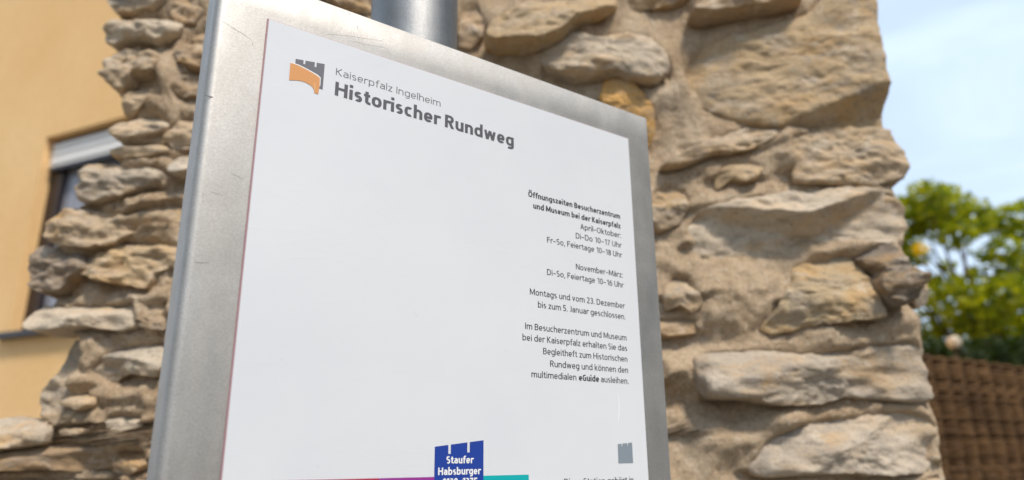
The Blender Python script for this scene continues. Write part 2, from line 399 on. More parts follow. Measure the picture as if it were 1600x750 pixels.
# stones where the photo shows none: the rest of the wall face
def covered(x0, z0, x1, z1):
    for o, *_ in STONES:
        if o.min[0] < x1 and o.max[0] > x0 and o.min[1] < z1 and o.max[1] > z0: return True
    return False
n_seen = len(STONES)
z = 0.03
while z < Z_TOP - 0.05:
    hgt = random.uniform(.06, .13); x = -1.75
    while x < x_right - 0.02:
        wdt = random.uniform(.12, .34); hh = hgt * random.uniform(.75, 1.0)
        x1 = min(x + wdt, x_right + 0.012); g = .012
        if x > left_x(z + hh / 2) - 0.02 and x1 - x > 0.06 and not covered(x - .004, z - .002, x1 + .004, z + hh + .004):
            # keep out of the bare mortar the photo shows
            pc = ROT.T @ (np.array([(x + x1) / 2, YW, z + hh / 2]) - EYE)
            px = 800 + F_PX * pc[0] / -pc[2]; py = 375 - F_PX * pc[1] / -pc[2]
            vis = 0 < py < 750 and ((px < 250 + 60) or (px > 1010) or (py < 200 and px > 700))
            if not vis:
                k = 12; pts = []
                for q in range(k):
                    a = 2 * math.pi * q / k; ca, sa = math.cos(a), math.sin(a)
                    s = (abs(ca) ** 4 + abs(sa) ** 4) ** -.25 * random.uniform(.84, 1.03)
                    pts.append(((x + x1) / 2 + ca * s * ((x1 - x) / 2 - g), z + hh / 2 + sa * s * (hh / 2 - g)))
                STONES.append((Outline(pts), random.uniform(.025, .055), random.choice([C_BEIGE, C_PALE, C_GREY, C_TAN, C_SAND]), {'far': 1}))
        x = x1 + random.uniform(.0, .02)
    z += hgt + random.uniform(.0, .012)

wall = thing('rubble_wall', 'tall ruined rubble stone wall with ragged left end behind the sign', 'stone wall')

def build_stone(i, out, H, col, kw):
    size = out.max - out.min
    far = kw.get('far', 0); step = 0.012 if far else 0.0045
    per = 2 * size.sum()
    nt = int(np.clip(per / step, 24, 230)); nph = int(np.clip((min(size) * .75 + H + .03) / step, 10, 60))
    th = np.linspace(-math.pi, math.pi, nt, endpoint=False)
    r2 = np.random.default_rng(100 + i); e = kw.get('e', r2.uniform(.24, .4))
    pf = np.concatenate([np.linspace(-math.pi * .275, 0, 40), np.linspace(0, math.pi / 2, 4000)[1:]])   # from inside the mortar to the front
    ra = np.where(pf > 0, np.cos(pf) ** e, np.cos(pf) ** (e * .3)) * min(size) * .75; za = np.sign(np.sin(pf)) * np.abs(np.sin(pf)) ** (e * 1.15) * H
    cl = np.concatenate([[0], np.cumsum(np.hypot(np.diff(ra), np.diff(za)))])
    ph = np.interp(np.linspace(0, cl[-1], nph), cl, pf)
    T, PH = np.meshgrid(th, ph, indexing='xy')
    rho = np.cos(PH) ** e; sT = np.sin(T); eT = np.clip(np.where(sT < 0, e + (kw.get('eb', .15) - e) * -sT, e + (.62 - e) * sT * (1 if 'e' not in kw else .4)), .1, 1)
    zz = np.sign(np.sin(PH)) * np.abs(np.sin(PH)) ** (eT * 1.15); rho = np.cos(PH) ** eT
    # spread the front rings evenly
    rfrac = np.where(PH > 0, rho, rho ** .3)
    rad = out.rad(T.ravel()).reshape(T.shape)
    U = rad * rfrac * np.cos(T); V = rad * rfrac * np.sin(T)
    sv = V / (size[1] / 2)
    tilt = kw.get('tilt', r2.uniform(.85, 1.05)); H = H + .008
    ss = np.clip((sv + .45) / 1.4, 0, 1)
    Hl = H * (1 - tilt * ss - r2.uniform(-.12, .12) * U / (size[0] / 2))
    if 'lr' in kw: Hl = Hl * (kw['lr'][0] + (kw['lr'][1] - kw['lr'][0]) * np.clip(U / size[0] + .5, 0, 1))
    Hl = np.maximum(Hl, -.012); D = np.where(zz > 0, zz * Hl, zz * 0.055)
    X = U + out.c[0]; Zc = V + out.c[1]
    # broken facets
    for q in range(kw.get('nf', r2.integers(2, 5) if not far else 2)):
        a = r2.uniform(0, 2 * math.pi); sl = r2.uniform(.25, .9)
        s = min(size[0], size[1] * 2.2) / 2; ox, oz = r2.uniform(-.35, .35) * size[0], r2.uniform(-.3, .3) * size[1]
        lim = H * r2.uniform(.72, .95) - sl * .5 * ((U - ox) * math.cos(a) + (V - oz) * math.sin(a))
        D = np.where(zz > 0, np.maximum(np.minimum(D, lim), np.minimum(D, D * .35)), D)
    for (p, q, sp) in kw.get('chamfer', []):
        p = wp(p); q = wp(q); d = (q - p) / np.linalg.norm(q - p); nn = np.array([d[1], -d[0]])
        if nn[1] > 0: nn = -nn
        below = (X - p[0]) * nn[0] + (Zc - p[1]) * nn[1]
        lim = H * np.clip(1.05 - below / sp, .1, 3)
        D = np.where(zz > 0, np.minimum(D, lim), D)
    P = np.stack([X.ravel(), (YW - D).ravel(), Zc.ravel()], 1)
    m = (np.clip(1.0, 0, 1))
    # rock roughness, in world space
    off = np.array([i * 1.37, i * .71, 0])
    Q = P * np.array([1, 1, 1.7]) + off
    lf = 1.0 + .7 * (out.c[0] < -.3) * (not far)
    n1 = fbm(Q, 16, 3, .55) * lf; n2 = fbm(Q + 9, 48, 3, .6); n3 = fbm(Q + 21, 16, 2)
    rid = 1 - np.abs(fbm(Q + 40, 26, 2, .5)) * 2
    amp = min(1, min(size) / .09) * kw.get('amp', 1.0) * (1.25 if kw.get('gn') else 1)
    front = np.clip((zz.ravel() + .1), 0, 1)
    dy = (-.010 * n1 - .0022 * n2 - .002 * np.clip(rid, 0, 1)) * amp * front
    P[:, 1] += dy
    rr = np.stack([np.cos(T.ravel()), np.sin(T.ravel())], 1)
    k = (.0075 * n3 + .0035 * n2) * amp * np.clip(rfrac.ravel() - .2, 0, 1)
    P[:, 0] += rr[:, 0] * k; P[:, 2] += rr[:, 1] * k
    P[-nt:] = P[-nt:].mean(0)
    fs = []
    for a in range(nph - 1):
        for b in range(nt):
            b2 = (b + 1) % nt; fs.append((a * nt + b, a * nt + b2, (a + 1) * nt + b2, (a + 1) * nt + b))
    fs.append(tuple(range(nt))[::-1])
    me = mesh('stone', P, fs)
    bm = bmesh.new(); bm.from_mesh(me); bmesh.ops.remove_doubles(bm, verts=bm.verts, dist=1e-5)
    bmesh.ops.recalc_face_normals(bm, faces=bm.faces); bm.to_mesh(me); bm.free()
    o = link('stone', me, M_STONE, wall, smooth=True)
    j = r2.uniform(.92, 1.08)
    o.color = (col[0] * j, col[1] * j, col[2] * j, 1)
    return o

def build_core():
    zs = np.concatenate([np.arange(0, 1.36, .025), np.arange(1.36, 2.12, .0055), np.arange(2.12, Z_TOP, .02), [Z_TOP]])
    ns = 330; rows = []
    s = np.linspace(0, 1, ns)
    X = []; Zm = []; E = []
    for zq in zs:
        nlr = noise3(np.array([[zq * 9, 3.3, 1.1], [zq * 9, 8.8, 4.4]]))
        x0 = left_x(zq) + nlr[0] * .012; x1 = x_right + nlr[1] * .006
        xx = x0 + (x1 - x0) * s; X.append(xx); Zm.append(np.full(ns, zq))
        E.append(np.minimum(xx - x0, x1 - xx))
    X = np.array(X); Zm = np.array(Zm); E = np.array(E)
    P = np.stack([X.ravel(), np.zeros(X.size), Zm.ravel()], 1)
    lf = 1 + .9 * np.clip((-.30 - P[:, 0]) / .1, 0, 1); y = lf * (.010 * fbm(P, 9, 3, .5) + .005 * fbm(P + 5, 40, 4, .6))
    # where the mortar was slapped on thickly
    for px, py, sg, am in ((1120,690,.075,.048),(1225,655,.045,.035),(1160,470,.085,.034),(1300,522,.07,.036),(1060,590,.05,.036),(1410,505,.04,.030),(1060,150,.05,.022),(1250,250,.06,.020),(1060,770,.08,.04),
                           (255,310,.05,.026),(225,350,.05,.020),(240,500,.05,.026),(235,620,.05,.030),(225,680,.05,.026),(120,600,.03,.014),(280,130,.05,.022),(245,165,.03,.018),(250,420,.05,.02),(120,540,.03,.02),(150,690,.05,.02)):
        q = wp((px, py), YW - am * .5); y = y - am * np.exp(-(((P[:, 0] - q[0]) / sg) ** 2 + ((P[:, 2] - q[1]) / (sg * .62)) ** 2))
    x = P[:, 0]; zc = P[:, 2]; best = np.full(len(P), 1.0); lap = np.zeros(len(P))
    for o, H, c, kw in STONES:
        mk = (x > o.min[0] - .06) & (x < o.max[0] + .06) & (zc > o.min[1] - .06) & (zc < o.max[1] + .06)
        if not mk.any(): continue
        dx = x[mk] - o.c[0]; dz = zc[mk] - o.c[1]
        d = np.hypot(dx, dz) - o.rad(np.arctan2(dz, dx))
        # the bed below a stone is raked back, the bed above laps onto it
        b = best[mk]; best[mk] = np.minimum(b, d)
        up = np.clip(dz / (np.hypot(dx, dz) + 1e-6), -1, 1)
        g = np.exp(-(np.clip(d, 0, 1) / np.where(up > 0, .040, .016)) ** 2)
        lap[mk] += np.where(up > -.2, -.013, .004) * g
    ins = np.clip(1 + best / .022, 0, 1); ins = ins * ins * (3 - 2 * ins); y += (np.clip(lap, -.020, .008) - .008) * ins + .002 * (1 - ins)
    rnd = np.clip(1 - E.ravel() / .035, 0, 1)
    y += .05 * rnd ** 2
    P[:, 1] = YW + y
    nz_ = len(zs); N = nz_ * ns
    back = []
    for k in range(nz_):
        back.append((X[k, 0] + .01, YW + .46, zs[k])); back.append((X[k, -1] - .004, YW + .46, zs[k]))
    P = np.vstack([P, np.array(back)])
    fs = []
    for a in range(nz_ - 1):
        for b in range(ns - 1):
            q = a * ns + b; fs.append((q, q + 1, q + ns + 1, q + ns))
        bl, br, bl2, br2 = N + 2 * a, N + 2 * a + 1, N + 2 * a + 2, N + 2 * a + 3
        fs.append((a * ns + ns - 1, br, br2, (a + 1) * ns + ns - 1)); fs.append((bl, a * ns, (a + 1) * ns, bl2)); fs.append((br, bl, bl2, br2))
    t = nz_ - 1
    fs.append(tuple(t * ns + b for b in range(ns)) + (N + 2 * t + 1, N + 2 * t))
    me = mesh('mortar_core', P, fs); fix_normals(me)
    link('mortar_core', me, M_MORTAR, wall, smooth=True)
build_core()
for i, (o, H, c, kw) in enumerate(STONES): build_stone(i, o, H, c, kw)

# ------------------------------------------------------------------ house with the window
VPH = ray((-1825, 690)); VPH[2] = 0; HL = VPH / np.linalg.norm(VPH)        # runs away to the left
HR = -HL; HN = np.array([HL[1], -HL[0], 0]);
if HN[1] < 0: HN = -HN                                                        # into the house
ZH = np.array([0, 0, 1.0])
c0 = ray((72, 215)); P0 = EYE + c0 * (4.3 / (c0[1]))
O_H = np.array([P0[0], P0[1], 0.0])
def hp(p, inset=0.0):
    q = on_plane(p, O_H + HN * inset, HN); return np.array([(q - O_H) @ HR, q[2]])
win_l = 0.0; win_t = P0[2]; win_b = hp((20, 521))[1]; win_r = 1.25
house = thing('plastered_house', 'apricot rendered house with a dark framed window behind the ruined wall', 'house', tuple(O_H))
M_WIN = flat('dark brown frame', (0.016, 0.010, 0.012), 0.35)
M_SHUT = noisy('pale grey shutter slats', (0.82, 0.81, 0.79), (0.86, 0.85, 0.83), 3, 0.5, 0.1)
M_SILL = flat('dark metal sill', (0.035, 0.032, 0.035), 0.4)
M_TILE = noisy('red roof tiles', (0.20, 0.07, 0.04), (0.30, 0.11, 0.06), 4)
x_corner = ((-.25 - O_H[0]) / HR[0]); x_far = -7.0; H_TOP = 6.4; DEEP = 7.0; REV = 0.075
bm = bmesh.new()
for a, b in (((x_far, 0, 0), (win_l, .3, H_TOP)), ((win_l, 0, 0), (win_r, .3, win_b)), ((win_l, 0, win_t), (win_r, .3, H_TOP)), ((win_r, 0, 0), (x_corner, .3, H_TOP)),
             ((x_far, .3, 0), (x_far + .3, DEEP, H_TOP)), ((x_corner - .3, .3, 0), (x_corner, DEEP, H_TOP)), ((x_far + .3, DEEP - .3, 0), (x_corner - .3, DEEP, H_TOP))):
    box(bm, O_H, HR, HN, ZH, a, b)
bmesh.ops.remove_doubles(bm, verts=bm.verts, dist=1e-4)
place(obj_bm('wall', bm, M_PLASTER), house)
bm = bmesh.new()
e = .45; rz = H_TOP + 2.6; ym = DEEP / 2
prof = [(-e, H_TOP - .12), (ym, rz), (DEEP + e, H_TOP - .12), (DEEP + e, H_TOP + .08), (ym, rz + .22), (-e, H_TOP + .08)]
rings = [[bm.verts.new(Vector(O_H + HR * x + HN * y + ZH * zq)) for y, zq in prof] for x in (x_far - .3, x_corner + .3)]
for k in range(6): bm.faces.new((rings[0][k], rings[0][(k + 1) % 6], rings[1][(k + 1) % 6], rings[1][k]))
bm.faces.new(rings[0]); bm.faces.new(rings[1][::-1])
place(obj_bm('roof', bm, M_TILE), house)
fw_ = .125
bm = bmesh.new()
for a, b in (((win_l, REV, win_b), (win_l + fw_, REV + .07, win_t)), ((win_r - fw_, REV, win_b), (win_r, REV + .07, win_t)),
             ((win_l + fw_, REV, win_b), (win_r - fw_, REV + .07, win_b + fw_)), ((win_l + fw_, REV, win_t - .035), (win_r - fw_, REV + .07, win_t)),
             ((.59, REV + .004, win_b + fw_), (.66, REV + .068, win_t - .035))):
    box(bm, O_H, HR, HN, ZH, a, b)
wnd = place(obj_bm('window', bm, M_WIN), house)
m_pane, n_, l_, b_ = mat_new('window glass over a curtain')
v_ = n_.new('ShaderNodeTexCoord').outputs['Object']
wv = n_.new('ShaderNodeTexWave'); wv.inputs['Scale'].default_value = 5; wv.inputs['Distortion'].default_value = 1.5; l_.new(v_, wv.inputs['Vector'])
l_.new(ramp(n_, l_, wv.outputs['Fac'], [(0, (0.22, 0.22, 0.25)), (1, (0.32, 0.32, 0.36))]), b_.inputs['Base Color'])
b_.inputs['Roughness'].default_value = 0.08
bm = bmesh.new()
for a, b in ((win_l + fw_, .59), (.66, win_r - fw_)): box(bm, O_H, HR, HN, ZH, (a, REV + .03, win_b + fw_), (b, REV + .045, win_t - .035))
pn = obj_bm('pane', bm, m_pane, wnd)
# roller shutter, a quarter down
sh_b = hp((79, 265), REV - .02)[1]
bm = bmesh.new(); zq = win_t - .03; k = 0
sl = .052
while zq > sh_b + .01:
    z1 = max(zq - sl, sh_b); prf = [(0, zq), (-.010, zq - .3 * (zq - z1)), (-.012, zq - .6 * (zq - z1)), (-.002, z1 + .004), (.008, z1 + .004), (.008, zq)]
    rings = [[bm.verts.new(Vector(O_H + HR * x + HN * (REV - .022 + y) + ZH * zz_)) for y, zz_ in prf] for x in (win_l + .022, win_r - .022)]
    for q in range(6): bm.faces.new((rings[0][q], rings[0][(q + 1) % 6], rings[1][(q + 1) % 6], rings[1][q]))
    bm.faces.new(rings[0]); bm.faces.new(rings[1][::-1]); zq = z1
sht = place(obj_bm('roller_shutter', bm, M_SHUT), house)
bm = bmesh.new(); box(bm, O_H, HR, HN, ZH, (win_l + .022, REV - .036, sh_b - .022), (win_r - .022, REV - .008, sh_b))
place(obj_bm('bottom_rail', bm, M_WIN), house)
bm = bmesh.new(); box(bm, O_H, HR, HN, ZH, (win_l - .05, -.05, win_b - .035), (win_r + .05, REV + .06, win_b + .003)); bevel(bm, .004)
place(obj_bm('sill', bm, M_SILL), house)

# ------------------------------------------------------------------ woven fence
FA = np.array([1.0, 2.95]); FB = np.array([5.2, 5.6]); fd = FB - FA; FLEN = np.linalg.norm(fd); fd /= FLEN; fn = np.array([fd[1], -fd[0]])
fence = thing('woven_fence', 'tall brown woven wicker fence under the leafy tree right of wall', 'fence', (FA[0], FA[1], 0))
M_WICK = noisy('brown willow rods', (0.055, 0.030, 0.015), (0.18, 0.10, 0.045), 7, 0.85)
M_STAKE = noisy('dark fence stake', (0.05, 0.035, 0.02), (0.10, 0.07, 0.045), 12, 0.9)
_t = EYE[2] + 0.0
def fence_top(x): 
    return 2.02
bm = bmesh.new(); FH = 1.92; per = .13
nsamp = int(FLEN / .0163)
zq = .03; r_ = random.Random(3)
while zq < FH:
    rad = r_.uniform(.007, .010); am = r_.uniform(.152, .160); shift = r_.uniform(-.007, .007)
    pts = []
    for q in range(nsamp + 1):
        s = FLEN * q / nsamp; o = am * abs(math.sin(math.pi * (s + shift) / per)) + r_.uniform(-.003, .003)
        pts.append((*(FA + fd * s + fn * o), zq + .015 * math.sin(s * 1.3) + .004 * math.sin(s * 2.1 + zq * 2) + r_.uniform(-.0025, .0025)))
    tube(bm, pts, rad, 6); zq += rad * 1.4
place(obj_bm('woven_rods', bm, M_WICK, smooth=True), fence)
s = 0.0
while s <= FLEN + .01:
    bm = bmesh.new(); p = FA + fd * s - fn * .06
    tube(bm, [(p[0], p[1], 0), (p[0], p[1], FH - .03)], .035, 10); place(obj_bm('stake', bm, M_STAKE, smooth=True), fence); s += FLEN / 4

# ------------------------------------------------------------------ trees
def leaves_mesh(name, centres, per, spread, size, seed):
    r = np.random.default_rng(seed); V = []; F = []
    for c, sp in centres:
        k = int(per * (sp / spread) ** 2)
        d = r.normal(size=(k, 3)); d /= np.linalg.norm(d, axis=1)[:, None]
        p = c + d * (sp * r.uniform(.25, 1.0, (k, 1)) ** .5) * np.array([1, 1, .75])
        for q in p:
            a = r.normal(size=3); a[2] *= .6; a /= np.linalg.norm(a); b = np.cross(a, r.normal(size=3)); b /= np.linalg.norm(b)
            L = size * r.uniform(.6, 1.25); Wd = L * .5; n = np.cross(a, b); i = len(V)
            V += [q - a * L * .5, q - a * L * .1 + b * Wd * .5 + n * L * .08, q + a * L * .5, q - a * L * .1 - b * Wd * .5 + n * L * .08]
            F += [(i, i + 1, i + 2, i + 3)]
    return mesh(name, V, F)

def build_tree(name, label, cat, base, trunk_h, clumps, leafmat, barkmat, per, spread, size, seed, group=None):
    t = thing(name, label, cat, tuple(base), group); r = random.Random(seed); B = Vector(base)
    bm = bmesh.new(); top = B + Vector((.1, .05, trunk_h))
    tube(bm, [B, B + Vector((.03, 0, trunk_h * .4)), top], [.16 * trunk_h / 2.5, .12 * trunk_h / 2.5, .09 * trunk_h / 2.5], 10)
    place(obj_bm('trunk', bm, barkmat, smooth=True), t)
    bm = bmesh.new()
    for c, sp in clumps:
        c = Vector(c); m = top.lerp(c, .5) + Vector((r.uniform(-.15, .15), r.uniform(-.15, .15), .15))
        tube(bm, [top - Vector((0, 0, r.uniform(0, .4) * trunk_h * .3)), m, c], [.035, .018, .006], 6)
    place(obj_bm('limbs', bm, barkmat, smooth=True), t)
    cr = link('crown', leaves_mesh('crown', [(np.array(c), s) for c, s in clumps], per, spread, size, seed), leafmat); place(cr, t)
    return t
M_BARK = noisy('brown bark', (0.05, 0.035, 0.022), (0.12, 0.09, 0.06), 14)
M_LEAF = leaf_material('yellow green leaves', (0.065, 0.125, 0.010), (0.42, 0.43, 0.02), 0.55)
M_LEAFD = leaf_material('dark green leaves', (0.018, 0.038, 0.008), (0.055, 0.085, 0.015), 0.3)
M_LEAFY = leaf_material('yellow leaves', (0.65, 0.50, 0.02), (0.75, 0.58, 0.03), 0.4)
def at(px, py, y):
    d = ray((px, py)); return EYE + d * (y / d[1])
# crown as clumps placed where the photo shows foliage, each at its own distance
TC = [(1448,310,8.2,.30),(1475,322,8.5,.36),(1510,340,8.8,.34),(1440,345,8.9,.26),(1492,366,8.3,.26),(1545,352,9.3,.26),(1590,345,9.0,.36),(1640,350,9.0,.4),
      (1432,400,8.5,.18),(1570,392,8.4,.24),(1600,410,9.2,.32),(1650,430,8.8,.5),(1446,452,8.7,.28),(1490,462,8.2,.30),(1530,446,8.7,.32),(1570,462,8.2,.34),(1610,480,8.8,.4),
      (1460,505,9.0,.26),(1530,498,8.4,.34),(1575,522,8.8,.4),(1500,532,9.2,.4),(1445,545,9.2,.35),(1620,550,8.7,.45),(1400,350,9.2,.5),(1380,450,9.4,.5),(1360,400,9.0,.5),(1700,400,9.4,.6),(1690,500,9.2,.6),(1535,400,9.4,.14),(1480,415,9.5,.12)]
clumps = [(tuple(at(a, b, y)), s) for a, b, y, s in TC]
base = at(1540, 600, 8.8); 
tree = build_tree('leafy_tree', 'airy yellow green tree with sky showing through its crown', 'tree', (base[0], base[1], 0), 2.4, clumps, M_LEAF, M_BARK, 310, .35, .125, 5)
yl = link('yellow_leaves', leaves_mesh('yellow_leaves', [(at(1437, 389, 7.9), .085)], 40, .085, .09, 9), M_LEAFY); place(yl, tree)
SB = [(1450,548,7.4,.22),(1478,556,7.6,.2),(1510,556,7.2,.25),(1545,558,7.5,.28),(1585,556,7.3,.28),(1625,552,7.5,.3),(1420,560,7.6,.3),(1480,600,7.4,.4),(1560,600,7.4,.4),(1640,600,7.4,.4)]
sb = at(1530, 640, 7.4)
shrub = build_tree('dark_shrub', 'dark green shrub rising just above the woven fence', 'shrub', (sb[0], sb[1], 0), 1.6, [(tuple(at(a, b, y)), s) for a, b, y, s in SB], M_LEAFD, M_BARK, 300, .3, .09, 11)
def crown_clumps(c, rx, rz, k, seed, sp):
    r = random.Random(seed); out = []
    while len(out) < k:
        v = Vector((r.uniform(-1, 1), r.uniform(-1, 1), r.uniform(-1, 1)))
        if v.length < 1: out.append(((c[0] + v.x * rx, c[1] + v.y * rx, c[2] + v.z * rz), sp * r.uniform(.7, 1.2)))
    return out
for q, (x, y, hgt) in enumerate(((7.0, 2.6, 6.6), (7.2, -.4, 6.6), (8.4, -3.4, 4.6), (8.0, -6.5, 2.6), (4.5, -10.0, 2.6), (-7.0, -2.5, 6.5), (-5.5, -6.5, 6.5))):  # unseen trees, added so the metal frame has something dark to reflect
    lab = ('broad green tree added out of view beyond the woven fence', 'round green tree added unseen right of the sign', 'green tree added unseen behind the viewer at the right', 'low green tree added unseen behind the viewer, far right', 'low green tree added unseen straight behind the viewer', 'green tree added unseen left of the sign near the house', 'green tree added unseen behind the viewer at the left')[q]
    build_tree('reflection_tree', lab, 'tree', (x, y, 0), hgt * .4, crown_clumps((x, y, hgt * .82), 1.9, hgt * .5, 26, q, .8), M_LEAFD, M_BARK, 240, .8, .30, 40 + q, 'unseen trees added to darken the frame reflections')
# pale globe on a post, added for a blurred pale spot
lpos = at(1491, 535, 6.6)
orb = thing('pale_globe', 'small pale globe added for a blurred pale spot among dark leaves above the fence', 'orb', (lpos[0], lpos[1], 0))
bm = bmesh.new(); bmesh.ops.create_uvsphere(bm, u_segments=24, v_segments=16, radius=.062, matrix=Matrix.Translation(lpos))
place(obj_bm('globe', bm, flat('pale peach', (0.85, 0.68, 0.48), 0.3), smooth=True), orb)
bm = bmesh.new(); tube(bm, [(lpos[0], lpos[1], 0), (lpos[0], lpos[1], lpos[2] - .055)], .018, 10); tube(bm, [(lpos[0], lpos[1], lpos[2] - .075), (lpos[0], lpos[1], lpos[2] - .052)], .035, 12)
place(obj_bm('globe_post', bm, M_STAKE, smooth=True), orb)

# ------------------------------------------------------------------ the sign
DIST = 0.55
SU = np.array([0.81111364, 0.5848886, 0]); SN = np.array([0.5848886, -0.81111364, 0])   # along the sign; towards the viewer
SO = EYE - SN * DIST                                                                   # foot of the eye on the panel's plane
def sp(p, lift=0.0):
    q = on_plane(p, SO + SN * lift, SN); return np.array([(q - SO) @ SU, q[2] - EYE[2]])
def s3(u, v, lift=0.0): return SO + SU * u + SN * lift + np.array([0, 0, v])
pu0, pu1 = .2641 * DIST, 1.0290 * DIST; pv1 = .6505 * DIST; pv0 = pv1 - .594
fu0, fu1 = .1866 * DIST, 1.0955 * DIST; fv1 = .7185 * DIST; fv0 = pv0 - (fv1 - pv1) - .002
PR = .048
post_axis = on_plane((648, 20), SO - SN * (.0345 + PR), SN)
sign = thing('information_sign', 'white information board in a brushed metal frame fixed to a round grey post', 'sign', (post_axis[0], post_axis[1], 0))
PT = .0022
# frame: folded metal sheet tray with rounded upright edges
def frame_mesh():
    bm = bmesh.new(); dep = .030; rr = .0075; k = 8; prof = []
    for q in range(k + 1):
        a = math.pi / 2 * q / k; prof.append((fu0 + rr - rr * math.cos(a), -PT - rr + rr * math.sin(a)))
    for u in np.linspace(fu0 + .03, fu1 - .03, 12): prof.append((u, -PT))
    for q in range(k + 1):
        a = math.pi / 2 * q / k; prof.append((fu1 - rr * .35 + rr * .35 * math.sin(a), -PT - rr * .35 + rr * .35 * math.cos(a)))
    prof += [(fu1, -PT - dep), (fu0, -PT - dep)]
    vs = [fv0, fv0 + .0012] + list(np.linspace(fv0 + .03, fv1 - .03, 14)) + [fv1 - .0012, fv1]
    rings = []
    for j, v in enumerate(vs):
        ins = .0010 if j in (0, len(vs) - 1) else 0
        rings.append([bm.verts.new(Vector(s3(min(max(u, fu0 + ins), fu1 - ins), v, min(w, -PT - ins)))) for u, w in prof])
    n = len(prof)
    for a, b in zip(rings, rings[1:]):
        for q in range(n): bm.faces.new((a[q], a[(q + 1) % n], b[(q + 1) % n], b[q]))
    bm.faces.new(rings[0][::-1]); bm.faces.new(rings[-1])
    return bm
fr = place(obj_bm('frame', frame_mesh(), M_FRAME, smooth=True), sign)
md = fr.modifiers.new('edge', 'EDGE_SPLIT'); md.split_angle = R(40)

def panel_mesh():
    bm = bmesh.new()
    box(bm, SO, SU, SN, (0, 0, 1), (pu0, -PT + .0002, pv0), (pu1, 0, pv1)); bevel(bm, .0003, 1); return bm
panel = place(obj_bm('panel', panel_mesh(), M_PANEL), sign)
bm = bmesh.new(); box(bm, SO, SU, SN, (0, 0, 1), (pu0 - .0011, -PT + .0001, pv0 - .0008), (pu1 + .0006, -.0008, pv1 + .0006))
place(obj_bm('panel_edge', bm, M_EDGE), sign)
def on_panel(o, lab=None):
    o.parent = panel
    if lab: o['label'] = lab
    return o

